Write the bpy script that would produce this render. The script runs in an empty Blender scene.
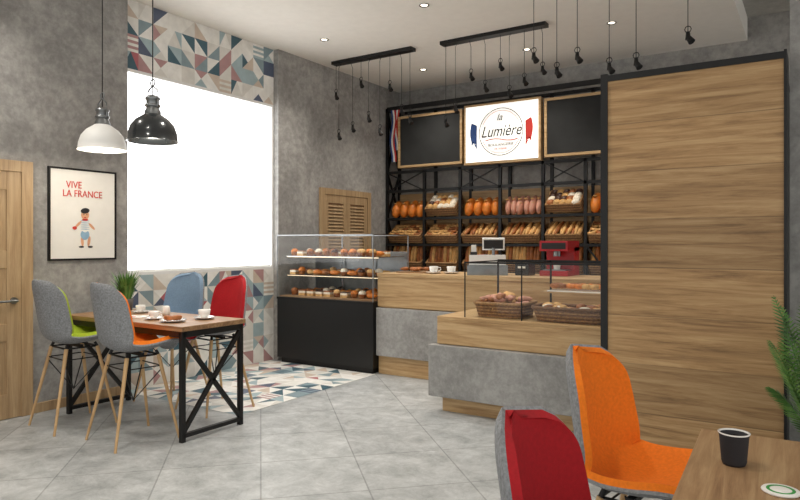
import bpy, bmesh, math, random
from mathutils import Matrix, Vector, Euler
random.seed(7)
scene = bpy.context.scene
pi = math.pi

# ------------------------------------------------------------ materials
def lin(h):
    h = h.lstrip('#')
    o = []
    for i in (0, 2, 4):
        c = int(h[i:i+2], 16) / 255
        o.append(c / 12.92 if c <= .04045 else ((c + .055) / 1.055) ** 2.4)
    return (o[0], o[1], o[2], 1)

def newmat(name):
    m = bpy.data.materials.new(name); m.use_nodes = True
    nt = m.node_tree
    return m, nt, nt.nodes['Principled BSDF']

def mat(name, col, rough=.5, metal=0, var=.06, scale=12, bump=0, bscale=60, emit=0, coat=0):
    m, nt, b = newmat(name)
    c = lin(col)
    tc = nt.nodes.new('ShaderNodeTexCoord')
    n = nt.nodes.new('ShaderNodeTexNoise'); n.inputs['Scale'].default_value = scale; n.inputs['Detail'].default_value = 5
    nt.links.new(tc.outputs['Object'], n.inputs['Vector'])
    r = nt.nodes.new('ShaderNodeValToRGB')
    r.color_ramp.elements[0].position = .3; r.color_ramp.elements[1].position = .7
    r.color_ramp.elements[0].color = tuple(max(0, x * (1 - var * 2)) for x in c[:3]) + (1,)
    r.color_ramp.elements[1].color = tuple(min(1, x * (1 + var * 2)) for x in c[:3]) + (1,)
    nt.links.new(n.outputs['Fac'], r.inputs['Fac'])
    nt.links.new(r.outputs['Color'], b.inputs['Base Color'])
    b.inputs['Roughness'].default_value = rough
    b.inputs['Metallic'].default_value = metal
    b.inputs['Coat Weight'].default_value = coat
    if emit:
        b.inputs['Emission Color'].default_value = c
        b.inputs['Emission Strength'].default_value = emit
    if bump:
        n2 = nt.nodes.new('ShaderNodeTexNoise'); n2.inputs['Scale'].default_value = bscale; n2.inputs['Detail'].default_value = 6
        nt.links.new(tc.outputs['Object'], n2.inputs['Vector'])
        bp = nt.nodes.new('ShaderNodeBump'); bp.inputs['Strength'].default_value = bump; bp.inputs['Distance'].default_value = .01
        nt.links.new(n2.outputs['Fac'], bp.inputs['Height']); nt.links.new(bp.outputs['Normal'], b.inputs['Normal'])
    return m

def wood(name, c1, c2, c3, grain='X', plank=0.0, plank_axis='Z', rough=.5, lo=.82, hi=1.1):
    m, nt, b = newmat(name)
    L = nt.links
    tc = nt.nodes.new('ShaderNodeTexCoord')
    sep = nt.nodes.new('ShaderNodeSeparateXYZ'); L.new(tc.outputs['Object'], sep.inputs[0])
    vec = tc.outputs['Object']; rnd = None
    if plank:
        d = nt.nodes.new('ShaderNodeMath'); d.operation = 'DIVIDE'; d.inputs[1].default_value = plank
        L.new(sep.outputs[plank_axis], d.inputs[0])
        fl = nt.nodes.new('ShaderNodeMath'); fl.operation = 'FLOOR'; L.new(d.outputs[0], fl.inputs[0])
        wn = nt.nodes.new('ShaderNodeTexWhiteNoise'); wn.noise_dimensions = '1D'; L.new(fl.outputs[0], wn.inputs['W'])
        rnd = wn.outputs['Value']
        sc = nt.nodes.new('ShaderNodeVectorMath'); sc.operation = 'SCALE'; sc.inputs['Scale'].default_value = 9
        L.new(wn.outputs['Color'], sc.inputs[0])
        ad = nt.nodes.new('ShaderNodeVectorMath'); ad.operation = 'ADD'
        L.new(tc.outputs['Object'], ad.inputs[0]); L.new(sc.outputs[0], ad.inputs[1]); vec = ad.outputs[0]
    mp = nt.nodes.new('ShaderNodeMapping')
    s = {'X': (1.1, 18, 18), 'Y': (18, 1.1, 18), 'Z': (18, 18, 1.1)}[grain]
    mp.inputs['Scale'].default_value = s
    L.new(vec, mp.inputs['Vector'])
    n = nt.nodes.new('ShaderNodeTexNoise'); n.inputs['Scale'].default_value = 1.4; n.inputs['Detail'].default_value = 10
    n.inputs['Roughness'].default_value = .7; n.inputs['Distortion'].default_value = .5
    L.new(mp.outputs[0], n.inputs['Vector'])
    r = nt.nodes.new('ShaderNodeValToRGB'); e = r.color_ramp.elements
    e[0].position = .32; e[0].color = lin(c1); e[1].position = .66; e[1].color = lin(c3)
    k = e.new(.48); k.color = lin(c2)
    L.new(n.outputs['Fac'], r.inputs['Fac'])
    out = r.outputs['Color']
    if plank:
        mr = nt.nodes.new('ShaderNodeMapRange'); mr.inputs['To Min'].default_value = lo; mr.inputs['To Max'].default_value = hi
        L.new(rnd, mr.inputs['Value'])
        fr = nt.nodes.new('ShaderNodeMath'); fr.operation = 'FRACT'; L.new(d.outputs[0], fr.inputs[0])
        lt = nt.nodes.new('ShaderNodeMath'); lt.operation = 'GREATER_THAN'; lt.inputs[1].default_value = .02
        L.new(fr.outputs[0], lt.inputs[0])
        mr2 = nt.nodes.new('ShaderNodeMapRange'); mr2.inputs['To Min'].default_value = .65; mr2.inputs['To Max'].default_value = 1
        L.new(lt.outputs[0], mr2.inputs['Value'])
        mu = nt.nodes.new('ShaderNodeMath'); mu.operation = 'MULTIPLY'
        L.new(mr.outputs[0], mu.inputs[0]); L.new(mr2.outputs[0], mu.inputs[1])
        vm = nt.nodes.new('ShaderNodeVectorMath'); vm.operation = 'SCALE'
        L.new(out, vm.inputs[0]); L.new(mu.outputs[0], vm.inputs['Scale']); out = vm.outputs[0]
    L.new(out, b.inputs['Base Color'])
    b.inputs['Roughness'].default_value = rough
    bp = nt.nodes.new('ShaderNodeBump'); bp.inputs['Strength'].default_value = .15; bp.inputs['Distance'].default_value = .004
    L.new(n.outputs['Fac'], bp.inputs['Height']); L.new(bp.outputs['Normal'], b.inputs['Normal'])
    return m

def concrete(name, c1, c2, c3, scale=1.2, rough=.75):
    m, nt, b = newmat(name); L = nt.links
    tc = nt.nodes.new('ShaderNodeTexCoord')
    n1 = nt.nodes.new('ShaderNodeTexNoise'); n1.inputs['Scale'].default_value = scale; n1.inputs['Detail'].default_value = 12
    n1.inputs['Roughness'].default_value = .76; n1.inputs['Distortion'].default_value = .4
    L.new(tc.outputs['Object'], n1.inputs['Vector'])
    n2 = nt.nodes.new('ShaderNodeTexNoise'); n2.inputs['Scale'].default_value = scale * 9; n2.inputs['Detail'].default_value = 8
    n2.inputs['Roughness'].default_value = .7
    L.new(tc.outputs['Object'], n2.inputs['Vector'])
    mx = nt.nodes.new('ShaderNodeMath'); mx.operation = 'MULTIPLY_ADD'; mx.inputs[1].default_value = .4
    L.new(n2.outputs['Fac'], mx.inputs[0])
    s = nt.nodes.new('ShaderNodeMath'); s.operation = 'MULTIPLY'; s.inputs[1].default_value = .6
    L.new(n1.outputs['Fac'], s.inputs[0]); L.new(s.outputs[0], mx.inputs[2])
    r = nt.nodes.new('ShaderNodeValToRGB'); e = r.color_ramp.elements
    e[0].position = .40; e[0].color = lin(c1); e[1].position = .60; e[1].color = lin(c3)
    k = e.new(.5); k.color = lin(c2)
    L.new(mx.outputs[0], r.inputs['Fac']); L.new(r.outputs['Color'], b.inputs['Base Color'])
    b.inputs['Roughness'].default_value = rough
    bp = nt.nodes.new('ShaderNodeBump'); bp.inputs['Strength'].default_value = .2; bp.inputs['Distance'].default_value = .01
    L.new(n2.outputs['Fac'], bp.inputs['Height']); L.new(bp.outputs['Normal'], b.inputs['Normal'])
    return m

def tilefloor():
    m, nt, b = newmat('floor_tile'); L = nt.links
    tc = nt.nodes.new('ShaderNodeTexCoord')
    mp = nt.nodes.new('ShaderNodeMapping'); mp.inputs['Rotation'].default_value = (0, 0, math.radians(45))
    L.new(tc.outputs['Object'], mp.inputs['Vector'])
    br = nt.nodes.new('ShaderNodeTexBrick'); br.offset = 0; br.inputs['Scale'].default_value = 1
    br.inputs['Brick Width'].default_value = .6; br.inputs['Row Height'].default_value = .6
    br.inputs['Mortar Size'].default_value = .005; br.inputs['Mortar Smooth'].default_value = .1
    br.inputs['Color1'].default_value = (1, 1, 1, 1); br.inputs['Color2'].default_value = (.88, .88, .88, 1)
    br.inputs['Mortar'].default_value = (.62, .62, .62, 1)
    L.new(mp.outputs[0], br.inputs['Vector'])
    n = nt.nodes.new('ShaderNodeTexNoise'); n.inputs['Scale'].default_value = 4.5; n.inputs['Detail'].default_value = 12
    n.inputs['Roughness'].default_value = .8; n.inputs['Distortion'].default_value = .3
    L.new(tc.outputs['Object'], n.inputs['Vector'])
    r = nt.nodes.new('ShaderNodeValToRGB'); e = r.color_ramp.elements
    e[0].position = .34; e[0].color = lin('#8f9394'); e[1].position = .66; e[1].color = lin('#c9cccd')
    L.new(n.outputs['Fac'], r.inputs['Fac'])
    mx = nt.nodes.new('ShaderNodeMixRGB'); mx.blend_type = 'MULTIPLY'; mx.inputs[0].default_value = 1
    L.new(r.outputs['Color'], mx.inputs[1]); L.new(br.outputs['Color'], mx.inputs[2])
    L.new(mx.outputs[0], b.inputs['Base Color'])
    b.inputs['Roughness'].default_value = .45
    bp = nt.nodes.new('ShaderNodeBump'); bp.inputs['Strength'].default_value = .25; bp.inputs['Distance'].default_value = .003
    inv = nt.nodes.new('ShaderNodeMath'); inv.operation = 'SUBTRACT'; inv.inputs[0].default_value = 1
    L.new(br.outputs['Fac'], inv.inputs[1]); L.new(inv.outputs[0], bp.inputs['Height']); L.new(bp.outputs['Normal'], b.inputs['Normal'])
    return m

def glassmat(name):
    m, nt, b = newmat(name); L = nt.links
    nt.nodes.remove(b)
    out = nt.nodes['Material Output']
    t = nt.nodes.new('ShaderNodeBsdfTransparent'); t.inputs[0].default_value = (.96, .975, .975, 1)
    g = nt.nodes.new('ShaderNodeBsdfGlossy'); g.inputs['Roughness'].default_value = .02
    fr = nt.nodes.new('ShaderNodeLayerWeight'); fr.inputs[0].default_value = .12
    ml = nt.nodes.new('ShaderNodeMath'); ml.operation = 'MULTIPLY_ADD'; ml.inputs[1].default_value = .4; ml.inputs[2].default_value = .03
    L.new(fr.outputs['Fresnel'], ml.inputs[0])
    mx = nt.nodes.new('ShaderNodeMixShader'); L.new(ml.outputs[0], mx.inputs[0])
    L.new(t.outputs[0], mx.inputs[1]); L.new(g.outputs[0], mx.inputs[2]); L.new(mx.outputs[0], out.inputs[0])
    return m

M = {}
M['wall'] = concrete('wall_concrete', '#868481', '#9b9996', '#b3b1ad', 1.5)
M['cgrey'] = concrete('counter_concrete', '#858482', '#979694', '#a9a8a6', 2.5)
M['floor'] = tilefloor()
M['ceil'] = mat('ceiling_paint', '#f2eee6', .9, var=.01)
M['ceil2'] = concrete('ceiling_concrete', '#a6a39c', '#b5b2ab', '#c2bfb8')
M['oak'] = wood('oak_planks', '#83633f', '#ad885b', '#c6a476', 'X', .31, 'Z')
M['oakx'] = wood('oak_light', '#98764e', '#bb996c', '#d0b287', 'X')
M['oaky'] = wood('oak_table', '#7f5f42', '#9f7d59', '#b99a73', 'Y')
M['oakz'] = wood('oak_door', '#9a7d5b', '#b1946f', '#c4a983', 'Z')
M['tabx'] = wood('table_oak', '#705138', '#8e6c4b', '#a98863', 'X')
M['leg'] = wood('beech_leg', '#ac885c', '#c39e70', '#d3b283', 'Z')
M['black'] = mat('black_metal', '#131314', .45, .2, bump=.05)
M['blackmat'] = mat('black_laminate', '#0c0c0e', .4)
M['chalk'] = mat('chalkboard', '#262727', .85, var=.12, scale=5)
M['white'] = mat('white_paint', '#ececea', .5, var=.01)
M['ceram'] = mat('white_ceramic', '#f2f0ec', .15, var=.01, coat=.5)
M['chrome'] = mat('chrome', '#a5a8aa', .2, 1, var=.02)
M['steel'] = mat('brushed_steel', '#8f9294', .35, 1, var=.05)
M['darkm'] = mat('dark_lacquer', '#2d3134', .25, .5, coat=.6)
M['felt'] = mat('grey_felt', '#898b8e', .95, var=.14, scale=90, bump=.4, bscale=300)
M['green'] = mat('green_fabric', '#a3bb2c', .9, var=.06, scale=80, bump=.2, bscale=300)
M['orange'] = mat('orange_fabric', '#f07c14', .9, var=.04, scale=80, bump=.12, bscale=300)
M['red'] = mat('red_fabric', '#a8121d', .9, var=.05, scale=80, bump=.12, bscale=300)
M['blue'] = mat('blue_fabric', '#7d96af', .9, var=.05, scale=80, bump=.2, bscale=300)
M['glass'] = glassmat('clear_glass')
M['bread_o'] = mat('crust_orange', '#e0812c', .45, var=.16, scale=14, bump=.2)
M['bread_b'] = mat('crust_brown', '#a0602f', .5, var=.2, scale=18, bump=.2)
M['bread_l'] = mat('crust_light', '#d6a768', .6, var=.14, scale=18, bump=.2)
M['bread_p'] = mat('crust_pink', '#d39a84', .55, var=.12, scale=18, bump=.2)
M['cream'] = mat('cream_icing', '#f1e6d2', .5, var=.03)
M['choc'] = mat('chocolate', '#46281a', .4)
M['wick'] = mat('wicker', '#a57c50', .7, var=.2, scale=60, bump=.3)
M['wickd'] = mat('wicker_dark', '#7a5536', .7, var=.2, scale=60, bump=.3)
M['redp'] = mat('red_plastic', '#b01320', .35)
M['leaf'] = mat('leaf_green', '#6b8f45', .5, var=.25, scale=8)
M['leafd'] = mat('leaf_dark_green', '#4c7a33', .45, var=.25, scale=8)
M['pot'] = mat('pot_grey', '#7d7c7a', .8, var=.08)
M['paper'] = mat('paper', '#f2f0ea', .8, var=.01)
M['ink'] = mat('ink_dark', '#2b2a2e', .8)
M['inkred'] = mat('ink_red', '#cc3a32', .8)
M['inkblue'] = mat('ink_blue', '#2f4f8a', .8)
M['inklb'] = mat('ink_light_blue', '#8fb2cc', .8)
M['skin'] = mat('ink_skin', '#e0a884', .8)
M['coffee'] = mat('coffee', '#1c0f08', .15)
M['soil'] = mat('soil', '#2c2018', .95)
M['cord'] = mat('cord_black', '#0f0f10', .6)
M['greenp'] = mat('green_print', '#3f9a4b', .6)

def emis(name, col, s):
    m, nt, b = newmat(name)
    b.inputs['Base Color'].default_value = lin(col)
    b.inputs['Emission Color'].default_value = lin(col); b.inputs['Emission Strength'].default_value = s
    return m
M['blind'] = emis('backlit_blind', '#ffffff', 2.8)
M['sign'] = emis('sign_lightbox', '#fbf8f0', .8)
M['bulb'] = emis('bulb_glow', '#fff0d8', 8)
M['strip'] = emis('led_strip', '#ffe2b8', 2)
PAT = [mat('pattern_%d' % i, c, .45, var=.04) for i, c in enumerate(
    ['#eceae4', '#dfdcd5', '#42626f', '#b48d8d', '#a4b8bd', '#566076', '#d0c0b0', '#869aa1', '#f0eee9', '#b4666c'])]
PATW = [7, 5, 2.8, 2.2, 4, 2, 3, 3, 6, .4]

# ------------------------------------------------------------ builder
class B:
    def __init__(s):
        s.v = []; s.f = []; s.m = []; s.sm = []; s.mats = []; s.T = Matrix.Identity(4)
    def mi(s, m):
        if isinstance(m, str): m = M[m]
        if m not in s.mats: s.mats.append(m)
        return s.mats.index(m)
    def add(s, vs, fs, m, smooth=False):
        o = len(s.v); i = s.mi(m)
        s.v += [s.T @ Vector(p) for p in vs]
        for f in fs:
            s.f.append([o + k for k in f]); s.m.append(i); s.sm.append(smooth)
    def box(s, x0, x1, y0, y1, z0, z1, m):
        vs = [(x, y, z) for x in (x0, x1) for y in (y0, y1) for z in (z0, z1)]
        s.add(vs, [(0, 1, 3, 2), (4, 6, 7, 5), (0, 4, 5, 1), (2, 3, 7, 6), (0, 2, 6, 4), (1, 5, 7, 3)], m)
    def bar(s, p, q, w, h, m):
        p = Vector(p); q = Vector(q); d = q - p; l = d.length
        R = d.to_track_quat('Z', 'Y').to_matrix().to_4x4()
        T = s.T; s.T = T @ Matrix.Translation(p) @ R
        s.box(-w/2, w/2, -h/2, h/2, 0, l, m); s.T = T
    def cyl(s, p, q, r0, r1, m, n=14, cap=True):
        p = Vector(p); q = Vector(q); d = q - p
        R = d.to_track_quat('Z', 'Y').to_matrix()
        a = [p + R @ Vector((r0*math.cos(2*pi*i/n), r0*math.sin(2*pi*i/n), 0)) for i in range(n)]
        b = [q + R @ Vector((r1*math.cos(2*pi*i/n), r1*math.sin(2*pi*i/n), 0)) for i in range(n)]
        s.add(a + b, [(i, (i+1) % n, n+(i+1) % n, n+i) for i in range(n)], m, True)
        if cap:
            s.add(a, [tuple(range(n))], m); s.add(b, [tuple(range(n))], m)
    def tube(s, pts, r, m, n=8, closed=False):
        pts = [Vector(p) for p in pts]; N = len(pts); rings = []
        rr = r if isinstance(r, (list, tuple)) else [r] * N
        for i, p in enumerate(pts):
            a = pts[(i-1) % N] if (closed or i > 0) else p
            b = pts[(i+1) % N] if (closed or i < N-1) else p
            d = (b - a); R = d.to_track_quat('Z', 'Y').to_matrix()
            rings.append([p + R @ Vector((rr[i]*math.cos(2*pi*k/n), rr[i]*math.sin(2*pi*k/n), 0)) for k in range(n)])
        s.rings(rings, m, closed)
    def rings(s, rings, m, closed=False, caps=True):
        n = len(rings[0]); N = len(rings); vs = [p for r in rings for p in r]; fs = []
        for i in range(N if closed else N-1):
            j = (i+1) % N
            for k in range(n):
                fs.append((i*n+k, i*n+(k+1) % n, j*n+(k+1) % n, j*n+k))
        s.add(vs, fs, m, True)
        if not closed and caps:
            s.add(rings[0], [tuple(range(n))], m, True); s.add(rings[-1], [tuple(range(n))], m, True)
    def lathe(s, prof, c, m, n=28):
        c = Vector(c)
        s.rings([[c + Vector((r*math.cos(2*pi*k/n), r*math.sin(2*pi*k/n), z)) for k in range(n)] for r, z in prof], m, caps=False)
    def ell(s, c, r, m, rz=0, n=12, k=8, rx=0):
        T = s.T; s.T = T @ Matrix.Translation(c) @ Matrix.Rotation(rz, 4, 'Z') @ Matrix.Rotation(rx, 4, 'X')
        rg = []
        for i in range(k+1):
            a = pi * (i + .02) / (k + .04) - pi/2
            rg.append([Vector((r[0]*math.cos(a)*math.cos(2*pi*j/n), r[1]*math.cos(a)*math.sin(2*pi*j/n), r[2]*math.sin(a))) for j in range(n)])
        s.rings(rg, m); s.T = T
    def croissant(s, c, size, rz, m, tilt=0):
        T = s.T; s.T = T @ Matrix.Translation(c) @ Matrix.Rotation(rz, 4, 'Z') @ Matrix.Rotation(tilt, 4, 'X')
        pts = []; rr = []; N = 13
        for i in range(N):
            t = i/(N-1); a = (t-.5)*2.4
            pts.append((size*.5*math.sin(a), size*.5*(1-math.cos(a)), 0))
            rr.append(size*(.04 + .17*math.sin(pi*t)**.8)*(1 - .14*(i % 2)))
        s.tube(pts, rr, m, 8); s.T = T
    def quad(s, pts, m, smooth=False):
        s.add(pts, [tuple(range(len(pts)))], m, smooth)
    def done(s, name, loc=(0, 0, 0), rz=0, bevel=0, parent=None, recalc=True):
        me = bpy.data.meshes.new(name)
        me.from_pydata([tuple(v) for v in s.v], [], s.f)
        for m in s.mats: me.materials.append(m)
        me.polygons.foreach_set('material_index', s.m); me.polygons.foreach_set('use_smooth', s.sm)
        if recalc:
            bm = bmesh.new(); bm.from_mesh(me); bmesh.ops.recalc_face_normals(bm, faces=bm.faces); bm.to_mesh(me); bm.free()
        me.update()
        o = bpy.data.objects.new(name, me); scene.collection.objects.link(o)
        o.location = loc; o.rotation_euler = (0, 0, rz)
        if bevel:
            md = o.modifiers.new('bevel', 'BEVEL'); md.width = bevel; md.segments = 2; md.limit_method = 'ANGLE'
        if parent: o.parent = parent
        return o

def text(s, body, loc, rot, size, m, parent, sx=1, shear=0):
    cu = bpy.data.curves.new(s, 'FONT'); cu.body = body; cu.size = size; cu.align_x = 'CENTER'; cu.align_y = 'CENTER'
    cu.extrude = .0015; cu.shear = shear; cu.materials.append(M[m])
    o = bpy.data.objects.new(s, cu); scene.collection.objects.link(o)
    o.location = loc; o.rotation_euler = rot; o.scale = (sx, 1, 1); o.parent = parent
    return o

# ------------------------------------------------------------ room
WX = -5.4; BY = 8.35; CZ = 3.72; HZ = 4.0
NY0, NY1 = 3.68, 5.69; WZ0, WZ1 = 1.09, 3.06; NX = -5.48
b = B(); b.box(-5.8, 3.6, -2.5, 8.6, -.1, 0, 'floor'); b.done('floor')
b = B()
b.box(-5.8, WX, -2.5, NY0, 0, HZ, 'wall'); b.box(-5.8, WX, NY1, 8.6, 0, HZ, 'wall')
b.box(-5.8, NX, NY0, NY1, 0, WZ0, 'wall'); b.box(-5.8, NX, NY0, NY1, WZ1, HZ, 'wall')
b.done('wall_left')
b = B(); b.box(WX, 3.6, BY, 8.6, 0, HZ, 'wall'); b.done('wall_back')
b = B(); b.box(-.13, 3.6, 4.62, 4.8, 0, HZ, 'wall'); b.done('wall_partition')
b = B(); b.box(-5.8, -.65, -2.5, 8.6, CZ, HZ, 'ceil'); b.box(-.65, 3.6, -2.5, 8.6, HZ-.02, HZ+.1, 'ceil2'); b.done('ceiling')
b = B(); b.box(WX, WX+.015, 2.80, NY0, 0, .08, 'oakz'); b.box(WX, WX+.015, -2.5, 1.78, 0, .08, 'oakz'); b.done('baseboard_left', bevel=.003)

# window
b = B()
for a in [(NY0, NY0+.03, WZ0, WZ1), (NY1-.03, NY1, WZ0, WZ1), (NY0+.03, NY1-.03, WZ0, WZ0+.03), (NY0+.03, NY1-.03, WZ1-.03, WZ1)]:
    b.box(NX-.14, NX+.004, a[0], a[1], a[2], a[3], 'white')
b.box(NX-.05, NX-.045, NY0+.03, NY1-.03, WZ0+.05, WZ1-.03, 'blind')
b.box(NX-.06, NX-.03, NY0+.03, NY1-.03, WZ0+.03, WZ0+.05, 'white')
b.done('window_1')

def pattern(name, org, U, V, nu, nv):
    b = B(); org = Vector(org); U = Vector(U); V = Vector(V)
    def P(a, c): return tuple(org + U*(a/nu) + V*(c/nv))
    def rc(): return random.choices(PAT, PATW)[0]
    for i in range(nu):
        for j in range(nv):
            a, c, d, e = P(i, j), P(i+1, j), P(i+1, j+1), P(i, j+1); m = P(i+.5, j+.5)
            t = random.random()
            if t < .28: b.quad([a, c, d], rc()); b.quad([a, d, e], rc())
            elif t < .56: b.quad([a, c, e], rc()); b.quad([c, d, e], rc())
            elif t < .82:
                for x, y in ((a, c), (c, d), (d, e), (e, a)): b.quad([x, y, m], rc())
            elif t < .90:
                k1, k2 = rc(), rc()
                for q in range(6):
                    b.quad([P(i, j+q/6), P(i+1, j+q/6), P(i+1, j+(q+1)/6), P(i, j+(q+1)/6)], (k1, k2)[q % 2])
            else:
                h = P(i+.5, j+1); b.quad([a, c, h], rc()); b.quad([a, h, e], rc()); b.quad([c, d, h], rc())
    return b.done(name, recalc=False)
pattern('wallpaper_lower', (NX+.004, NY0, 0), (0, NY1-NY0, 0), (0, 0, WZ0), 12, 7)
pattern('wallpaper_upper', (NX+.004, NY0, WZ1), (0, NY1-NY0, 0), (0, 0, CZ-WZ1), 12, 4)
pattern('floor_patterned_tiles', (NX+.01, NY0, .003), (-3.94-NX, 0, 0), (0, 5.62-NY0, 0), 9, 11)

# left door
b = B()
y0, y1, h = 1.80, 2.80, 2.06; D = WX+.001
b.box(D, D+.03, y0, y0+.09, 0, h, 'oakz'); b.box(D, D+.03, y1-.09, y1, 0, h, 'oakz'); b.box(D, D+.03, y0+.09, y1-.09, h-.09, h, 'oakz')
a0, a1 = y0+.09, y1-.09
b.box(D, D+.008, a0, a1, 0.005, h-.09, 'oakz')
for q in ((a0, a0+.11), (a1-.11, a1)): b.box(D+.008, D+.02, q[0], q[1], .005, h-.09, 'oakz')
for z in ((.005, .2), (.62, .76), (1.2, 1.34), (1.82, 1.97)): b.box(D+.008, D+.02, a0+.11, a1-.11, z[0], z[1], 'oakz')
for z in ((.24, .58), (.80, 1.16), (1.38, 1.78)): b.box(D+.008, D+.015, a0+.15, a1-.15, z[0], z[1], 'oakz')
b.cyl((D+.02, a1-.06, .94), (D+.035, a1-.06, .94), .028, .028, 'steel')
b.cyl((D+.035, a1-.06, .94), (D+.07, a1-.06, .94), .01, .01, 'steel')
b.cyl((D+.07, a1-.05, .94), (D+.07, a1-.20, .94), .01, .009, 'steel')
b.done('door_1', bevel=.004)

# louvred double door at far left
b = B(); y0, y1, h = 6.44, 7.55, 2.12
b.box(D+.003, D+.04, y0, y0+.08, 0, h, 'oakz'); b.box(D+.003, D+.04, y1-.08, y1, 0, h, 'oakz'); b.box(D+.003, D+.04, y0+.08, y1-.08, h-.08, h, 'oakz')
ym = (y0+y1)/2
for (p, q) in ((y0+.085, ym-.003), (ym+.003, y1-.085)):
    b.box(D+.003, D+.03, p, p+.07, .01, h-.085, 'oakz'); b.box(D+.003, D+.03, q-.07, q, .01, h-.085, 'oakz')
    for z in ((.01, .15), (.95, 1.05), (h-.19, h-.085)): b.box(D+.003, D+.03, p+.07, q-.07, z[0], z[1], 'oakz')
    z = .17
    while z < h-.2:
        if not (.93 < z < 1.05):
            b.quad([(D+.005, p+.07, z+.036), (D+.005, q-.07, z+.036), (D+.028, q-.07, z+.004), (D+.028, p+.07, z+.004)], 'oakz')
            b.quad([(D+.028, p+.07, z+.004), (D+.028, q-.07, z+.004), (D+.028, q-.07, z-.002), (D+.028, p+.07, z-.002)], 'oakz')
        z += .045
b.box(D, D+.003, y0, y1, 0, h, 'tabx')
b.done('door_2')

# poster
def disc(b, x, cy, cz, ry, rz, m, n=20, rot=0):
    pts = []
    for i in range(n):
        a = 2*pi*i/n; u = ry*math.cos(a); w = rz*math.sin(a)
        pts.append((x, cy+u*math.cos(rot)-w*math.sin(rot), cz+u*math.sin(rot)+w*math.cos(rot)))
    b.quad(pts, m)
b = B(); py0, py1, pz0, pz1 = 2.94, 3.54, 1.26, 2.035
b.box(WX+.001, WX+.018, py0, py1, pz0, pz1, 'paper')
for a in ((py0-.010, py0+.006, pz0-.010, pz1+.010), (py1-.006, py1+.010, pz0-.010, pz1+.010), (py0+.006, py1-.006, pz0-.010, pz0+.006), (py0+.006, py1-.006, pz1-.006, pz1+.010)):
    b.box(WX+.001, WX+.024, *a, 'black')
X = WX+.0195; c = 3.25
def e(cy, cz, ry, rz, m, k, rot=0):
    q = .82; disc(b, X+k*.0004, c+(cy-c)*q, 1.53+(cz-1.50)*q, ry*q, rz*q, m, rot=rot)
e(c-.03, 1.36, .016, .055, 'skin', 1, .1); e(c+.045, 1.36, .016, .055, 'skin', 1, -.15)
e(c-.04, 1.30, .03, .01, 'ink', 2); e(c+.06, 1.30, .03, .01, 'ink', 2)
e(c, 1.43, .05, .055, 'inklb', 3)
e(c, 1.53, .05, .075, 'paper', 4)
for q in range(5): e(c, 1.49+q*.022, .05, .005, 'inklb', 5)
e(c-.075, 1.54, .014, .05, 'skin', 4, -.8); e(c+.075, 1.52, .014, .05, 'skin', 4, .8)
e(c-.115, 1.50, .025, .018, 'inkred', 5)
e(c, 1.64, .045, .05, 'skin', 6); e(c, 1.685, .05, .03, 'ink', 7, .15)
e(c-.015, 1.645, .005, .006, 'ink', 9); e(c+.018, 1.645, .005, .006, 'ink', 9); e(c, 1.615, .014, .005, 'inkred', 9)
e(c+.0, 1.59, .035, .012, 'inkred', 9)
po = b.done('poster', recalc=False)
text('title_1', 'VIVE', (X+.002, 3.15, 1.90), (pi/2, 0, pi/2), .085, 'inkred', po, .85)
text('title_2', 'LA FRANCE', (X+.002, 3.23, 1.825), (pi/2, 0, pi/2), .083, 'inkred', po, .85)

# ------------------------------------------------------------ shelving with menu boards
SX = [-5.37, -4.73, -4.15, -3.55, -2.95, -2.4, -1.8, -1.2]
SF, SB = 7.97, 8.34
ST = 3.40
b = B()
for i, x in enumerate(SX):
    b.box(x-.02, x+.02, SF, SF+.04, 0, ST if i in (0, 7) else 2.46, 'black')
    b.box(x-.02, x+.02, SB-.04, SB, 0, ST, 'black')
b.box(SX[0], SX[-1], SF, SF+.04, ST-.04, ST+.02, 'black'); b.box(SX[0], SX[-1], SB-.04, SB, ST-.04, ST, 'black')
b.box(SX[0]-.02, SX[0]+.02, SF, SB, ST-.04, ST, 'black')
for z in (2.16, 2.44):
    b.box(SX[0], SX[-1], SF, SF+.03, z-.02, z+.02, 'black')
for z in (.15, .6, 1.00, 1.38, 1.76):
    b.box(SX[0], SX[-1], SF+.01, SB-.045, z-.02, z, 'oakx')
    b.box(SX[0], SX[-1], SF-.005, SF+.01, z-.025, z+.012, 'black')
b.box(SX[0], SX[-1], SB-.035, SB-.02, .6, 2.14, 'oakx')
for (z0, z1) in ((2.46, 3.36), (1.8, 2.44), (.9, 1.78)):
    b.bar((SX[0], SF+.02, z0), (SX[0], SB-.02, z1), .025, .025, 'black'); b.bar((SX[0], SB-.02, z0), (SX[0], SF+.02, z1), .025, .025, 'black')
for i in (5, 6):
    b.bar((SX[i], SF+.015, .6), (SX[i+1], SF+.015, 1.38), .02, .02, 'black'); b.bar((SX[i+1], SF+.015, .6), (SX[i], SF+.015, 1.38), .02, .02, 'black')
for i in (0, 2, 4, 6):
    b.bar((SX[i], SF+.015, 2.16), (SX[i+1], SF+.015, 2.44), .016, .016, 'black'); b.bar((SX[i+1], SF+.015, 2.16), (SX[i], SF+.015, 2.44), .016, .016, 'black')
b.done('bakery_shelving')

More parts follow.
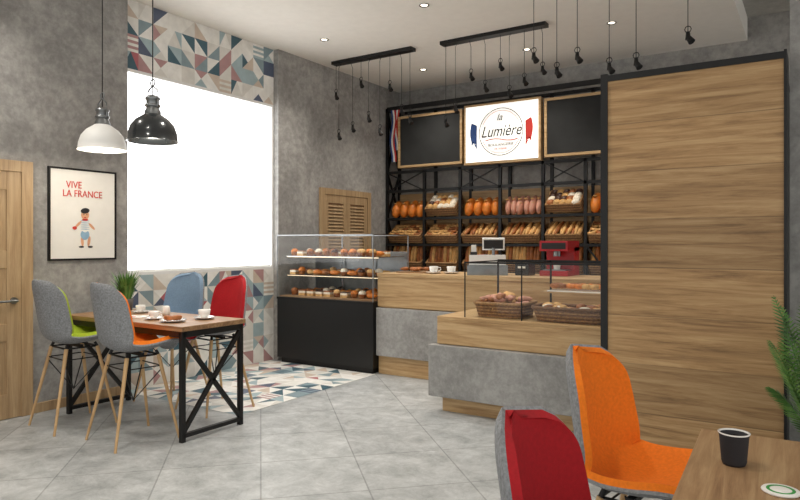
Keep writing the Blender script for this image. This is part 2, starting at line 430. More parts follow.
def board(x0, x1):
    b = B(); z0, z1 = 2.49, 3.24; y = 7.90
    b.box(x0, x1, y, y+.03, z0, z1, 'chalk')
    f = .035
    for a in ((x0, x0+f, z0, z1), (x1-f, x1, z0, z1), (x0+f, x1-f, z0, z0+f), (x0+f, x1-f, z1-f, z1)):
        b.box(a[0], a[1], y-.015, y+.06, a[2], a[3], 'oakx')
    return b.done('menu_chalkboard', bevel=.003)
board(-5.12, -4.07); board(-2.90, -1.90)
b = B(); b.box(-4.03, -2.94, 7.87, 7.96, 2.46, 3.27, 'oakx'); b.box(-4.0, -2.97, 7.863, 7.872, 2.49, 3.24, 'sign')
yy = 7.861; cxs, czs = -3.485, 2.87
b.tube([(cxs+.31*math.cos(2*pi*k/48), yy-.002, czs+.31*math.sin(2*pi*k/48)) for k in range(48)], .005, 'ink', 5, True)
b.tube([(cxs+.28*math.cos(2*pi*k/48), yy-.001, czs+.28*math.sin(2*pi*k/48)) for k in range(48)], .003, 'inkred', 5, True)
b.box(cxs-.345, cxs+.345, yy-.003, yy+.001, czs-.11, czs+.11, 'sign')
def tail(s, m):
    N = 8; prev = None
    for k in range(N+1):
        t = k/N; x = cxs+s*(.385+.012*math.sin(t*3)); z = czs+.13-.26*t; w = .04+.01*math.sin(t*pi)
        p = (x-w, yy-.004, z - s*.02), (x+w, yy-.004, z + s*.02)
        if prev: b.quad([prev[0], prev[1], p[1], p[0]], m)
        prev = p
    b.quad([prev[0], ((prev[0][0]+prev[1][0])/2, yy-.004, prev[0][2]+.01), (prev[0][0], yy-.004, prev[0][2]-.06)], m)
    b.quad([prev[1], ((prev[0][0]+prev[1][0])/2, yy-.004, prev[1][2]+.01), (prev[1][0], yy-.004, prev[1][2]-.06)], m)
tail(-1, 'inkblue'); tail(1, 'inkred')
b.tube([(cxs-.22+.46*k/10, yy-.004, czs-.105+.016*math.sin(k*.6)) for k in range(11)], .006, 'inkred', 6)
si = b.done('illuminated_sign')
text('sign_text', 'Lumi\u00e8re', (cxs, yy-.005, czs+.005), (pi/2, 0, 0), .215, 'ink', si, .8, .35)
text('sign_small_top', 'la', (cxs-.02, yy-.005, czs+.19), (pi/2, 0, 0), .13, 'ink', si, 1, .35)
text('sign_small', 'BOULANGERIE', (cxs, yy-.005, czs-.17), (pi/2, 0, 0), .055, 'ink', si)
text('sign_date', 'PATISSERIE', (cxs, yy-.005, czs-.225), (pi/2, 0, 0), .038, 'inkred', si)

b = B()
for k, m in enumerate(('inkblue', 'paper', 'inkred')):
    for q in range(2):
        pts0 = [(-5.28+k*.028+q*.05+.02*math.sin(i*.9+q*2), 7.94+q*.012, 3.36-i*.085) for i in range(10-q*2)]
        for i in range(len(pts0)-1):
            p, r = pts0[i], pts0[i+1]
            b.quad([p, (p[0]+.028, p[1], p[2]), (r[0]+.028, r[1], r[2]), r], m)
b.done('tricolour_ribbon', recalc=False)

# bread on the shelves
def crate(b, x0, x1, y0, z, tilt=.5, h=.12):
    T = b.T; w = x1-x0; b.T = T @ Matrix.Translation((x0, y0, z)) @ Matrix.Rotation(tilt, 4, 'X')
    d = .29
    b.box(0, w, 0, d, 0, .01, 'wickd')
    n = int(h/.02)
    for k in range(n):
        z_ = .012+k*.02; m = ('wick', 'wickd')[k % 2]
        b.tube([(0, 0, z_), (w/2, -.004, z_), (w, 0, z_), (w+.004, d/2, z_), (w, d, z_), (w/2, d+.004, z_), (0, d, z_), (-.004, d/2, z_)], .011, m, 6, True)
    b.tube([(0, 0, h+.006), (w, 0, h+.006), (w, d, h+.006), (0, d, h+.006)], .014, 'wick', 6, True)
    return T
def bay(i): return SX[i]+.035, SX[i+1]-.035
b = B()
for i, m in ((0, 'bread_o'), (2, 'bread_o'), (3, 'bread_p'), (5, 'bread_o'), (6, 'bread_o')):
    x0, x1 = bay(i); n = 4 if i != 3 else 6
    for k in range(n):
        x = x0+(k+.5)*(x1-x0)/n
        b.ell((x, 8.10, 1.76+.145), (.072 if i != 3 else .046, .15, .085), m, rz=random.uniform(-.25, .25), rx=.95)
        for q in (-1, 0, 1):
            b.ell((x, 8.045, 1.93+q*.055), (.03, .03, .008), 'bread_l', n=8, k=5)
b.done('bread_loaves')
for i in (1, 4):
    b = B(); x0, x1 = bay(i); T = crate(b, x0+.02, x1-.02, 8.0, 1.79, .7)
    for r in range(4):
        for k in range(5):
            b.ell((.06+k*(x1-x0-.16)/4, .04+r*.07, .125), (.055, .048, .045), random.choice(['cream', 'bread_b', 'bread_l', 'choc', 'cream']), rz=random.random())
    b.T = T; b.done('wicker_bread_basket')
for i in range(7):
    b = B(); x0, x1 = bay(i); T = crate(b, x0+.015, x1-.015, 8.0, 1.40, .6)
    w = x1-x0-.03
    if i in (0, 1, 5):
        for r in range(4):
            for k in range(6):
                b.croissant((.05+k*(w-.1)/5, .03+r*.07, .13), .12, random.uniform(-.5, .5), random.choice(['bread_l', 'bread_b', 'bread_l']))
    else:
        for k in range(11):
            b.ell((.03+k*(w-.06)/10, .14, .115+.025*(k % 2)), (.026, .155, .03), random.choice(['bread_l', 'bread_l', 'bread_b']), rz=random.uniform(-.15, .15))
    b.T = T; b.done('wicker_bread_basket')
for i in range(7):
    b = B(); x0, x1 = bay(i); T = crate(b, x0+.015, x1-.015, 8.02, 1.01, .55)
    w = x1-x0-.03
    for k in range(10):
        b.ell((.03+k*(w-.06)/9, .15, .17+.02*(k % 2)), (.03, .034, .165), random.choice(['bread_l', 'bread_l', 'bread_b']), rx=-.75+random.uniform(-.1, .1))
    b.T = T; b.done('baguette_basket')

# ------------------------------------------------------------ display case (patisserie)
cx0, cx1, cy0, cy1 = -5.33, -3.95, 5.60, 6.30
b = B()
b.box(cx0, cx1, cy0, cy1, .06, .745, 'blackmat'); b.box(cx0+.03, cx1-.03, cy0+.04, cy1-.02, 0, .06, 'black')
b.box(cx0-.005, cx1+.005, cy0-.006, cy1, .745, .770, 'black')
def gl(b, *p): b.quad(list(p), 'glass')
z0, z1 = .77, 1.49
gl(b, (cx0, cy0, z0), (cx1, cy0, z0), (cx1, cy0, z1), (cx0, cy0, z1))
gl(b, (cx1, cy0, z0), (cx1, cy1, z0), (cx1, cy1, z1), (cx1, cy0, z1))
gl(b, (cx0, cy0, z0), (cx0, cy1, z0), (cx0, cy1, z1), (cx0, cy0, z1))
gl(b, (cx0, cy0, z1), (cx1, cy0, z1), (cx1, cy1, z1), (cx0, cy1, z1))
for x in (cx0, cx1):
    for y in (cy0, cy1): b.cyl((x, y, .77), (x, y, 1.49), .007, .007, 'steel', 8)
z = 1.49
for y in (cy0, cy1): b.bar((cx0, y, z), (cx1, y, z), .012, .012, 'steel')
for x in (cx0, cx1): b.bar((x, cy0, z), (x, cy1, z), .012, .012, 'steel')
for z in (1.02, 1.24):
    b.box(cx0+.03, cx1-.03, cy0+.12, cy1-.03, z, z+.008, 'chrome')
    b.box(cx0+.03, cx1-.03, cy0+.14, cy0+.148, z-.006, z-.001, 'strip')
for x in (cx0+.46, cx0+.92): b.cyl((x, cy1-.05, .775), (x, cy1-.05, 1.48), .008, .008, 'chrome', 8)
b.box(cx0+.02, cx1-.02, cy0+.02, cy1-.02, .771, .785, 'tabx')
b.box(cx0+.01, cx1-.01, cy1-.012, cy1-.004, .785, 1.30, 'steel')
b.done('glass_display_case')
b = B()
for z, rows in ((.786, 4), (1.028, 3), (1.248, 3)):
    for r in range(rows):
        y = cy0+.17+r*.13
        x = cx0+.12
        while x < cx1-.1:
            t = random.random()
            if t < .35:
                b.lathe([(.0, 0), (.032, 0), (.042, .04), (.044, .045)], (x, y, z), 'bread_b', 12); b.ell((x, y, z+.054), (.044, .044, .034), random.choice(['cream', 'choc', 'bread_b', 'bread_o', 'bread_l']), n=10, k=6)
            elif t < .7: b.croissant((x, y, z+.034), .14, random.uniform(-.6, .6), random.choice(['bread_o', 'bread_l', 'bread_b']))
            else:
                b.box(x-.045, x+.045, y-.035, y+.035, z, z+.028, 'bread_l'); b.box(x-.045, x+.045, y-.035, y+.035, z+.028, z+.052, 'cream'); b.box(x-.045, x+.045, y-.035, y+.035, z+.052, z+.062, random.choice(['choc', 'bread_b', 'bread_b']))
            x += random.uniform(.11, .14)
b.done('pastries')

# ------------------------------------------------------------ counters
b = B()
X0, X1, Y0, Y1, H = -3.94, -1.22, 5.66, 6.40, 1.08
b.box(X0, X1, Y0+.04, Y1, .10, H-.04, 'oakx'); b.box(X0, X1, Y0, Y1, H-.04, H, 'oakx')
b.box(X0, X1, Y0+.01, Y0+.04, .72, H-.04, 'oakx')
b.box(X0, X1-.2, Y0-.02, Y0+.04, .20, .71, 'cgrey')
b.box(X0+.03, X1, Y0+.06, Y1-.02, 0, .10, 'oakx')
b.box(X0, X1, Y0+.03, Y0+.06, 0.0, .20, 'oakx')
b.done('service_counter', bevel=.004)
b = B()
X0, X1, Y0, Y1, H = -2.66, -1.21, 4.70, 5.64, .79
b.box(X0, X1, Y0+.02, Y1, .12, H-.03, 'oakx'); b.box(X0, X1, Y0, Y1, H-.03, H, 'oakx')
b.box(X0, X1, Y0, Y0+.02, .56, H-.03, 'oakx'); b.box(-1.40, X1, Y0, Y0+.02, .12, .56, 'oakx')
b.box(X0-.05, -1.41, Y0-.06, Y0+.02, .13, .555, 'cgrey')
b.box(X0+.04, X1, Y0+.02, Y1-.02, 0, .12, 'oakx')
b.done('front_counter', bevel=.004)
# countertop vitrine
b = B(); gx0, gx1, gy0, gy1, gz0, gz1 = -2.42, -1.24, 4.74, 5.40, .791, 1.24
gl(b, (gx0, gy0, gz0), (gx1, gy0, gz0), (gx1, gy0, gz1), (gx0, gy0, gz1))
gl(b, (gx0, gy0, gz0), (gx0, gy1, gz0), (gx0, gy1, gz1), (gx0, gy0, gz1))
gl(b, (-1.925, gy0, gz0), (-1.925, gy1, gz0), (-1.925, gy1, gz1), (-1.925, gy0, gz1))
gl(b, (gx0, gy0, gz1), (gx1, gy0, gz1), (gx1, gy1, gz1), (gx0, gy1, gz1))
b.box(-1.91, gx1-.01, gy0+.36, gy1-.01, .99, 1.0, 'oakx')
for x in (gx0, -1.925, gx1):
    b.bar((x, gy1, gz0), (x, gy1, gz1), .014, .014, 'black'); b.bar((x, gy0, gz1), (x, gy1, gz1), .01, .01, 'black')
    b.bar((x, gy0, gz0), (x, gy0, gz1), .008, .008, 'black')
b.bar((gx0, gy0, gz1), (gx1, gy0, gz1), .014, .014, 'black'); b.bar((gx0, gy1, gz1), (gx1, gy1, gz1), .025, .025, 'black')
b.done('countertop_vitrine')
b = B()
b.box(-.28, .28, -.11, .11, 0, .01, 'ceram')
for k in range(16): b.croissant((-.24+.068*(k % 8), -.05+.1*(k//8), .045), .11, random.uniform(-.4, .4), random.choice(['bread_l', 'bread_b', 'bread_o']))
b.done('pastry_tray', (-1.58, 5.24, 1.001))

def basket(name, loc, w, d, h, mats, fill):
    b = B()
    def ring(sc, z, ph):
        pts = []; N = 56
        for i in range(N):
            a = 2*pi*i/N; c, s = math.cos(a), math.sin(a); e_ = .45
            wv = 1+.012*math.sin(i*pi+ph)
            pts.append((math.copysign(abs(c)**e_, c)*w/2*sc*wv, math.copysign(abs(s)**e_, s)*d/2*sc*wv, z))
        return pts
    n = int(h/.013)
    for k in range(n): b.tube(ring(.86+.12*k/n, .008+k*.013, (k % 2)*pi), .0085, mats[k % 2], 6, True)
    b.tube(ring(1.0, h+.005, 0), .013, mats[0], 8, True)
    bt = ring(.85, .006, 0); b.quad(bt, mats[1])
    for i in range(0, 56, 2):
        p = ring(.86, .0, 0)[i]; q = ring(.99, h, 0)[i]; b.cyl(p, q, .005, .005, mats[1], 6)
    fill(b); return b.done(name, loc)
def fill1(b):
    for k in range(48):
        x = random.uniform(-.17, .17); y = random.uniform(-.13, .13)
        b.croissant((x, y, random.uniform(.07, .19-abs(x)*.35)), .13, random.uniform(0, 6.3), random.choice(['bread_p', 'bread_b', 'bread_p', 'bread_l']), random.uniform(-.3, .3))
def fill2(b):
    for k in range(34):
        b.ell((random.uniform(-.22, .22), random.uniform(-.11, .11), random.uniform(.06, .11)), (.055, .038, .03), random.choice(['cream', 'bread_l', 'bread_b']), rz=random.uniform(0, 3))
basket('wicker_bread_basket', (-2.17, 4.99, .793), .45, .40, .11, ('wick', 'wickd'), fill1)
basket('wicker_bread_basket', (-1.58, 4.93, .793), .60, .32, .10, ('wickd', 'wick'), fill2)

# till on service counter
b = B()
b.box(-.20, .20, -.19, .19, 0, .095, 'steel'); b.box(-.18, .18, -.197, -.19, .02, .08, 'white'); b.box(-.03, .03, -.205, -.197, .045, .055, 'ink')
pr = [(-.18, .10), (-.18, .125), (.02, .20), (.17, .20), (.17, .10)]
L = [(-.18, y, z) for y, z in pr]; R = [(.18, y, z) for y, z in pr]
b.quad(L, 'white'); b.quad(R, 'white')
for i in range(5):
    j = (i+1) % 5; b.quad([L[i], R[i], R[j], L[j]], 'white')
for r in range(4):
    for k in range(7):
        y = -.155+r*.042; z = .134+(y+.18)*.375
        b.box(-.15+k*.036, -.125+k*.036, y, y+.028, z-.004, z+.012, 'ink' if k < 5 else 'redp')
b.box(.10, .17, .04, .15, .20, .23, 'ink'); b.box(.11, .16, .09, .092, .22, .30, 'paper')
b.cyl((-.06, .13, .19), (-.06, .13, .27), .015, .015, 'steel')
T = b.T; b.T = T @ Matrix.Translation((-.06, .12, .31)) @ Matrix.Rotation(-.25, 4, 'X')
b.box(-.11, .11, -.018, .018, -.06, .06, 'white'); b.box(-.095, .095, .018, .02, -.045, .045, 'ink'); b.box(-.095, .095, -.02, -.018, -.045, .045, 'ink'); b.T = T
b.done('cash_register', (-2.80, 5.98, 1.081), pi+.45, bevel=.004)
b = B(); b.box(-.07, .07, -.09, .09, 0, .13, 'blackmat'); b.box(-.04, .04, -.095, -.09, .07, .09, 'paper'); b.done('receipt_printer', (-2.42, 6.05, 1.081), 0, bevel=.01)
b = B()
b.box(-.14, .14, -.18, .18, 0, .05, 'redp'); b.box(-.14, .14, .02, .18, .05, .28, 'redp'); b.box(-.14, .14, -.18, .18, .24, .34, 'redp')
b.box(-.12, .12, -.183, -.18, .26, .32, 'ink'); b.cyl((0, -.08, .19), (0, -.08, .24), .035, .035, 'steel'); b.box(-.11, .11, -.16, 0, .05, .06, 'steel')
b.cyl((0, -.08, .06), (0, -.08, .12), .03, .038, 'ceram')
b.done('coffee_machine', (-2.12, 6.2, 1.081), 0, bevel=.01)
def cup(name, loc, rz=0, saucer=True, body='ceram', s=1):
    b = B(); b.T = Matrix.Scale(s, 4)
    z = 0
    if saucer:
        b.lathe([(0, 0), (.035, 0), (.07, .012), (.072, .015), (.035, .006), (0, .006)], (0, 0, 0), 'ceram', 24); z = .007
    b.lathe([(0, z), (.022, z), (.036, z+.02), (.041, z+.055), (.039, z+.056), (.034, z+.022), (.02, z+.006), (0, z+.006)], (0, 0, 0), body, 24)
    b.lathe([(0, z+.045), (.0385, z+.045)], (0, 0, 0), 'coffee', 24)
    b.tube([(.038, 0, z+.045), (.058, 0, z+.046), (.062, 0, z+.03), (.05, 0, z+.018), (.036, 0, z+.018)], .004, body, 6)
    return b.done(name, loc, rz)
cup('coffee_cup', (-3.35, 5.85, 1.081), .4, s=1.2); cup('coffee_cup', (-3.18, 5.92, 1.081), 2, s=1.2)
b = B(); b.box(-.17, .17, -.12, .12, 0, .012, 'tabx')
for k in range(9): b.croissant((random.uniform(-.11, .11), random.uniform(-.08, .08), .04), .11, random.uniform(0, 6), 'bread_b')
b.done('croissant_tray', (-3.62, 5.92, 1.081))

# ------------------------------------------------------------ wood clad block
b = B()
X0, X1, Y0, Y1, H = -1.145, -.15, 4.30, 5.3, 2.46
b.box(X0, X1, Y0, Y0+.04, .03, H, 'oak'); b.box(X0, X1, Y0+.04, Y1, .0, H-.02, 'blackmat')
b.box(X0-.045, X0, Y0-.01, Y1, 0, H+.05, 'black'); b.box(X1, X1+.015, Y0-.01, Y1-.7, 0, H+.05, 'black')
b.box(X0, X1, Y0-.01, Y1, H, H+.04, 'black'); b.box(X0, X1, Y0+.01, Y1, 0, .03, 'black')
b.done('wood_clad_partition_cabinet')

# ------------------------------------------------------------ chairs
def crom(P, t):
    n = len(P)-1; t = max(0, min(.9999, t))*n; i = int(t); f = t-i
    p = [P[max(0, min(n, i+k))] for k in (-1, 0, 1, 2)]
    return [.5*(2*p[1][k] + (p[2][k]-p[0][k])*f + (2*p[0][k]-5*p[1][k]+4*p[2][k]-p[3][k])*f*f + (3*p[1][k]-p[0][k]-3*p[2][k]+p[3][k])*f**3) for k in range(len(p[0]))]
PROF = [(.235, -.035, .175), (.215, -.005, .205), (.13, .0, .225), (.03, -.012, .235), (-.07, -.012, .238), (-.15, .02, .235), (-.195, .09, .228), (-.215, .18, .224), (-.232, .28, .215), (-.25, .37, .195), (-.262, .44, .1)]
def shellpt(u, v, S):
    y, z, w = crom(PROF, v)
    if v > .78: w = .214*max(.0, 1-((v-.78)/.22)**2.4)**.5
    if v < .08: w *= .75+.25*(v/.08)**.5
    a = u
    lift = .06*abs(a)**2.2
    s = max(0, min(1, (v-.40)/.25)); s = s*s*(3-2*s)
    full = min(1, w/.21)
    return Vector((w*a, y + lift*s*1.6*full, z + lift*(1-s)*1.0*full))*S
def chair(name, loc, rz, col, seat=.64, S=1.0):
    b = B(); NU, NV = 18, 34
    G = [[shellpt(-1+2*i/NU, j/NV, S) for i in range(NU+1)] for j in range(NV+1)]
    Nn = []
    for j in range(NV+1):
        r = []
        for i in range(NU+1):
            jj = min(j/NV, .97)
            a = shellpt(max(-1, -1+2*i/NU-.03), jj, S); c = shellpt(min(1, -1+2*i/NU+.03), jj, S)
            d = shellpt(-1+2*i/NU, max(0, jj-.01), S); e_ = shellpt(-1+2*i/NU, jj+.01, S)
            n = (c-a).cross(d-e_)
            if n.length < 1e-8: n = Vector((0, 1, 0))
            n.normalize(); r.append(n)
        Nn.append(r)
    sgn = 1 if Nn[5][9].z > 0 else -1
    th = .026
    def layer(k): return [[G[j][i]+Nn[j][i]*sgn*k + Vector((0, 0, seat)) for i in range(NU+1)] for j in range(NV+1)]
    def surf(Ly, m):
        vs = [p for r in Ly for p in r]; W = NU+1
        b.add(vs, [(j*W+i, j*W+i+1, (j+1)*W+i+1, (j+1)*W+i) for j in range(NV) for i in range(NU)], m, True)
    L0 = layer(-.012); L1 = layer(0); L2 = layer(th)
    surf(L0, 'felt'); surf(L2, col)
    def rim(La, Lb, m):
        A = [La[j][0] for j in range(NV+1)] + La[NV][1:] + [La[j][NU] for j in range(NV-1, -1, -1)] + La[0][::-1][1:-1]
        C = [Lb[j][0] for j in range(NV+1)] + Lb[NV][1:] + [Lb[j][NU] for j in range(NV-1, -1, -1)] + Lb[0][::-1][1:-1]
        n = len(A); b.add(A+C, [(i, (i+1) % n, n+(i+1) % n, n+i) for i in range(n)], m, True)
    rim(L0, L1, 'felt'); rim(L1, L2, col)
    zt = seat-.05
    tops = [(sx*.13, sy, zt) for sx in (-1, 1) for sy in (.12, -.11)]
    feet = [(sx*.225, sy, 0) for sx in (-1, 1) for sy in (.23, -.235)]
    for p, q in zip(tops, feet):
        b.cyl(q, p, .009, .0145, 'leg', 12); b.cyl(p, (p[0]*.9, p[1]*.9, zt+.03), .011, .011, 'black', 8)
    def at(p, q, z): t = (zt-z)/zt; return Vector(p).lerp(Vector(q), t)
    zc, zd = seat*.80, seat*.42
    for i, j in ((0, 3), (1, 2)):
        b.tube([at(tops[i], feet[i], zc-.02), (0, 0, zd), at(tops[j], feet[j], zc-.02)], .0045, 'black', 6)
    for i, j in ((0, 1), (2, 3), (0, 2), (1, 3)):
        b.tube([at(tops[i], feet[i], zc), at(tops[j], feet[j], zc)], .0045, 'black', 6)
    b.tube([tops[0], tops[1], tops[3], tops[2]], .007, 'black', 6, True)
    b.bar((-.13, .0, zt+.012), (.13, 0, zt+.012), .03, .02, 'black')
    return b.done(name, loc, rz, recalc=False)
chair('dining_chair', (-4.82, 2.82, 0), -.12, 'green', .655, 1.07)
chair('dining_chair', (-4.10, 2.84, 0), -.15, 'orange', .655, 1.07)
chair('dining_chair', (-4.86, 3.76, 0), pi+.1, 'blue', .66, 1.06)
chair('dining_chair', (-4.28, 3.74, 0), pi-.12, 'red', .65, 1.06)
chair('dining_chair', (-.54, 2.52, 0), -pi/2-.14, 'orange', .51, 1.08)
chair('dining_chair', (-.44, 1.60, 0), -pi/2-.05, 'red', .51, 1.0)

# ------------------------------------------------------------ tables
def table(name, x0, x1, y0, y1, h, topm, ends='x'):
    b = B()
    b.box(x0, x1, y0, y1, h-.035, h, topm)
    i = .03; a0, a1, c0, c1 = x0+i, x1-i, y0+i, y1-i; s = .035
    for x in (a0, a1):
        for y in (c0, c1): b.box(x-s/2, x+s/2, y-s/2, y+s/2, 0, h-.035, 'black')
    for y in (c0, c1): b.box(a0, a1, y-s/2, y+s/2, h-.08, h-.036, 'black')
    for x in (a0, a1): b.box(x-s/2, x+s/2, c0, c1, h-.08, h-.036, 'black')
    if ends == 'x':
        for x in (a0, a1):
            b.box(x-s/2, x+s/2, c0, c1, .03, .06, 'black')
            b.bar((x, c0, .06), (x, c1, h-.08), .03, .03, 'black'); b.bar((x, c1, .06), (x, c0, h-.08), .03, .03, 'black')
    else:
        for y in (c0, c1):
            b.box(a0, a1, y-s/2, y+s/2, .03, .06, 'black')
            b.bar((a0, y, .06), (a1, y, h-.08), .03, .03, 'black'); b.bar((a1, y, .06), (a0, y, h-.08), .03, .03, 'black')
    return b
table('dining_table', -5.17, -3.70, 2.94, 3.54, .815, 'tabx').done('dining_table', bevel=.003)
b = table('dining_table', 0, .75, -1.5, 0, .75, 'oaky', 'y'); b.done('dining_table', (-.335, 2.47, 0), .04, bevel=.003)

TZ = .816
b = B()
b.lathe([(0, 0), (.05, 0), (.062, .09), (.066, .10), (.058, .10), (.054, .085), (0, .085)], (0, 0, 0), 'pot', 24)
b.lathe([(0, .088), (.055, .088)], (0, 0, 0), 'soil', 24)
for k in range(170):
    a = random.uniform(0, 2*pi); r = random.uniform(0, .045); l = random.uniform(.12, .27); o = random.uniform(.02, .14)
    p = Vector((r*math.cos(a), r*math.sin(a), .088)); w = Vector((-math.sin(a), math.cos(a), 0))*.006
    m_ = p+Vector((math.cos(a)*o*.4, math.sin(a)*o*.4, l*.6)); t_ = p+Vector((math.cos(a)*o, math.sin(a)*o, l))
    mm = random.choice(['leaf', 'leafd']); b.quad([p-w, p+w, m_+w*1.4, m_-w*1.4], mm, True); b.quad([m_-w*1.4, m_+w*1.4, t_], mm, True)
b.done('potted_herb', (-5.04, 3.42, TZ), recalc=False)
cup('coffee_cup', (-4.25, 3.12, TZ), 1.0); cup('coffee_cup', (-3.95, 3.35, TZ), 2.4, s=1.15); cup('coffee_cup', (-4.75, 3.36, TZ), 0)
b = B(); b.lathe([(0, 0), (.05, 0), (.095, .014), (.097, .018), (.05, .008), (0, .008)], (0, 0, 0), 'ceram', 28)
for k in range(2): b.croissant((-.02+k*.04, -.03+k*.05, .03), .11, k*1.5, 'bread_b')
b.done('pastry_plate', (-4.0, 3.1, TZ))
b = B(); b.box(-.09, .09, -.07, .07, 0, .004, 'paper'); b.box(-.07, .02, -.05, -.02, .004, .005, 'inkred'); b.box(-.07, .05, 0, .012, .004, .005, 'ink'); b.done('menu_card', (-4.52, 3.15, TZ), .4)
b = B(); b.lathe([(0, 0), (.028, 0), (.034, .02), (.03, .06), (.022, .075), (.018, .075), (.018, .06), (0, .05)], (0, 0, 0), 'ceram', 20); b.done('milk_jug', (-4.42, 3.36, TZ))
b = B()
b.lathe([(0, 0), (.030, 0), (.034, .01), (.040, .085), (.0425, .092), (.0385, .092), (.035, .07), (0, .07)], (0, 0, 0), 'ink', 32)
b.lathe([(.0405, .088), (.044, .094), (.0385, .094), (.038, .088)], (0, 0, 0), 'ceram', 32); b.lathe([(0, .078), (.0375, .078)], (0, 0, 0), 'coffee', 24)
b.done('coffee_cup', (-.20, 2.12, .751))
b = B(); b.lathe([(0, 0), (.044, 0), (.046, .003), (.044, .006), (0, .006)], (0, 0, 0), 'paper', 32); b.lathe([(.026, .0065), (.034, .0065)], (0, 0, 0), 'greenp', 32)
b.done('drink_coaster', (-.075, 1.95, .751))
b = B(); b.box(-.15, .15, -.11, .11, 0, .004, 'paper'); b.box(-.13, .13, .05, .09, .004, .005, 'greenp'); b.done('menu_card', (.1, 1.75, .751), .5)

# ------------------------------------------------------------ dome pendants
def dome(name, loc, m):
    b = B(); D = .18
    b.lathe([(D+.004, -.004), (D, 0), (D*.97, .05), (D*.86, .11), (D*.66, .155), (D*.42, .185), (.055, .20), (.05, .2), (D*.42, .178), (D*.66, .147), (D*.84, .105), (D*.94, .05), (D*.97, 0), (D+.004, -.004)], (0, 0, 0), m, 40)
    b.lathe([(.058, .195), (.058, .215), (.045, .24), (.045, .30), (.052, .305), (.052, .32), (.03, .335), (0, .335)], (0, 0, 0), 'steel', 24)
    b.lathe([(.05, .25), (.055, .255), (.055, .265), (.05, .27)], (0, 0, 0), 'steel', 24)
    b.tube([(.05, 0, .25), (.065, 0, .30), (.055, 0, .37), (0, 0, .41), (-.055, 0, .37), (-.065, 0, .30), (-.05, 0, .25)], .006, 'steel', 8)
    b.tube([(.025*math.cos(a), 0, .43+.025*math.sin(a)) for a in [2*pi*i/12 for i in range(12)]], .005, 'steel', 6, True)
    b.ell((0, 0, .09), (.035, .035, .045), 'bulb'); b.cyl((0, 0, .13), (0, 0, .2), .02, .025, 'steel')
    b.cyl((0, 0, .33), (0, 0, CZ-loc[2]-.02), .004, .004, 'cord', 8)
    b.cyl((0, 0, CZ-loc[2]-.03), (0, 0, CZ-loc[2]), .05, .05, 'steel', 20)
    o = b.done(name, loc)
    l = bpy.data.lights.new(name+'_light', 'POINT'); l.energy = 8; l.color = (1, .9, .75); l.shadow_soft_size = .04
    lo = bpy.data.objects.new(name+'_bulb_light', l); scene.collection.objects.link(lo); lo.location = (0, 0, .02); lo.parent = o
dome('pendant_lamp', (-4.76, 3.02, 2.14), 'white')
dome('pendant_lamp', (-4.10, 3.00, 2.15), 'darkm')

def track(x0, x1, y, drops):
    b = B(); b.box(x0, x1, y-.055, y+.055, CZ-.04, CZ, 'black')
    for t, l, dx, dy in drops:
        x = x0+t*(x1-x0)
        b.tube([(x, y, CZ-.03), (x+dx, y+dy, CZ-.10), (x+dx, y+dy, CZ-l+.06)], .003, 'cord', 6)
        p = (x+dx, y+dy)
        b.cyl((p[0], p[1], CZ-l+.06), (p[0], p[1], CZ-l), .014, .02, 'black', 12)
        b.cyl((p[0]+.001, p[1], CZ-l+.02), (p[0]+.03, p[1]-.015, CZ-l-.025), .019, .027, 'black', 12)
        b.tube([(p[0]+.024*math.cos(a), p[1], CZ-l+.08+.024*math.sin(a)) for a in [2*pi*i/8 for i in range(8)]], .004, 'black', 5, True)
    b.done('track_light')
track(-5.20, -4.00, 6.5, [(.03, .45, 0, 0), (.10, .98, .0, -.05), (.22, .88, 0, .05), (.36, .35, 0, 0), (.48, .80, 0, -.04), (.62, .98, 0, -.04), (.72, .45, 0, 0), (.84, .75, 0, .04), (.96, .88, 0, 0)])
track(-3.63, -2.37, 6.53, [(.04, .95, 0, 0), (.16, .82, 0, -.05), (.28, .45, 0, .04), (.42, .60, 0, .04), (.58, .4, 0, 0), (.68, .72, 0, -.05), (.80, .6, 0, .0), (.95, .5, 0, .04)])
track(-2.1, -.78, 5.35, [(.03, .72, 0, 0), (.16, .85, 0, .1), (.32, .78, 0, 0), (.5, .88, 0, .1), (.68, .9, 0, 0), (.97, .76, 0, 0)])

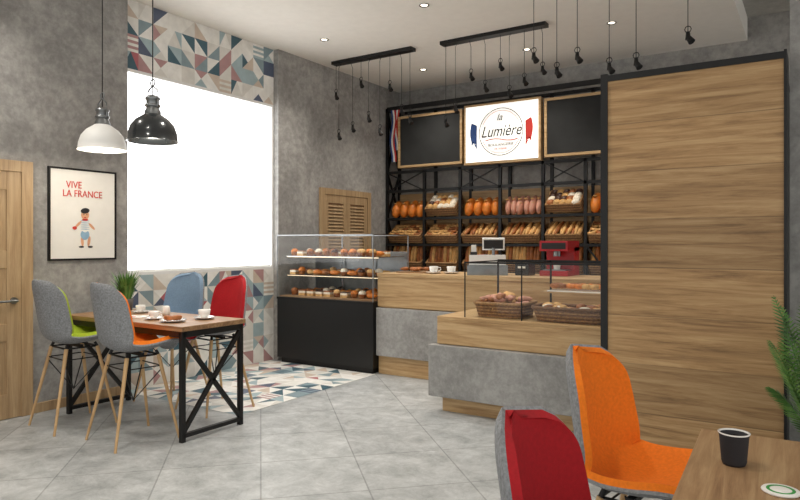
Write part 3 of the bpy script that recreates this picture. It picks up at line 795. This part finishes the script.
# recessed downlights
spots = [(-4.7, 5.7), (-3.2, 5.4), (-1.8, 6.9), (-4.4, 7.4), (-2.9, 7.3), (-1.8, 4.0), (-3.3, 3.6), (-4.9, 2.2), (-3.3, 1.6), (-1.6, 1.8), (-1.6, .2), (-3.6, 0)]
for i, (x, y) in enumerate(spots):
    b = B(); b.lathe([(.05, -.004), (.05, -.008), (.036, -.008), (.034, -.001)], (0, 0, 0), 'chrome', 24); b.lathe([(0, -.002), (.034, -.002)], (0, 0, 0), 'bulb', 24)
    o = b.done('recessed_downlight', (x, y, CZ))
    l = bpy.data.lights.new('downlight', 'SPOT'); l.energy = 105; l.spot_size = math.radians(112); l.spot_blend = .9; l.shadow_soft_size = .10; l.color = (1, .93, .83)
    lo = bpy.data.objects.new('downlight_lamp', l); scene.collection.objects.link(lo); lo.location = (0, 0, -.02); lo.parent = o

# ------------------------------------------------------------ potted palm
b = B()
b.lathe([(0, 0), (.13, 0), (.17, .30), (.175, .33), (.155, .33), (.15, .29), (0, .29)], (0, 0, 0), 'pot', 28)
b.lathe([(0, .295), (.15, .295)], (0, 0, 0), 'soil', 24)
for k in range(24):
    a = 2*pi*k/24+random.uniform(-.2, .2); L = random.uniform(.55, .8); up = random.uniform(.6, 1.1)
    d = Vector((math.cos(a), math.sin(a), 0)); pts = []
    for i in range(11):
        t = i/10; pts.append(Vector((0, 0, .3)) + d*(.03+.34*L*t*(1.5-up*.5)) + Vector((0, 0, up*L*1.45*t - .5*L*t*t*(1.2-up*.5))))
    b.tube(pts, [.006*(1-.08*i) for i in range(11)], 'leafd', 5)
    for i in range(26):
        t = .25+.75*i/26; j = min(9, int(t*10)); f = t*10-j; p = pts[j].lerp(pts[j+1], f); tg = (pts[j+1]-pts[j]).normalized()
        sd = tg.cross(Vector((0, 0, 1))).normalized()
        for s in (-1, 1):
            ll = .13*math.sin(pi*(t*.85+.1)); tip = p+sd*s*ll*.75+tg*ll*.6-Vector((0, 0, ll*.25)); w = tg*.005
            b.quad([p-w, p+w, p.lerp(tip, .5)+w, tip, p.lerp(tip, .5)-w], random.choice(['leaf', 'leafd']))
b.done('potted_palm', (.06, 3.80, 0), recalc=False)

# ------------------------------------------------------------ world, camera
w = bpy.data.worlds.new('world'); scene.world = w; w.use_nodes = True
w.node_tree.nodes['Background'].inputs[0].default_value = (1, .98, .94, 1); w.node_tree.nodes['Background'].inputs[1].default_value = 1.12
cam = bpy.data.cameras.new('camera'); co = bpy.data.objects.new('camera', cam); scene.collection.objects.link(co)
cam.sensor_width = 36; cam.lens = 644/800*36; cam.shift_y = -7/800; cam.clip_start = .05
co.location = (0, 0, 1.4); co.rotation_euler = (pi/2, 0, math.radians(32.8))
scene.camera = co
scene.view_settings.view_transform = 'Standard'
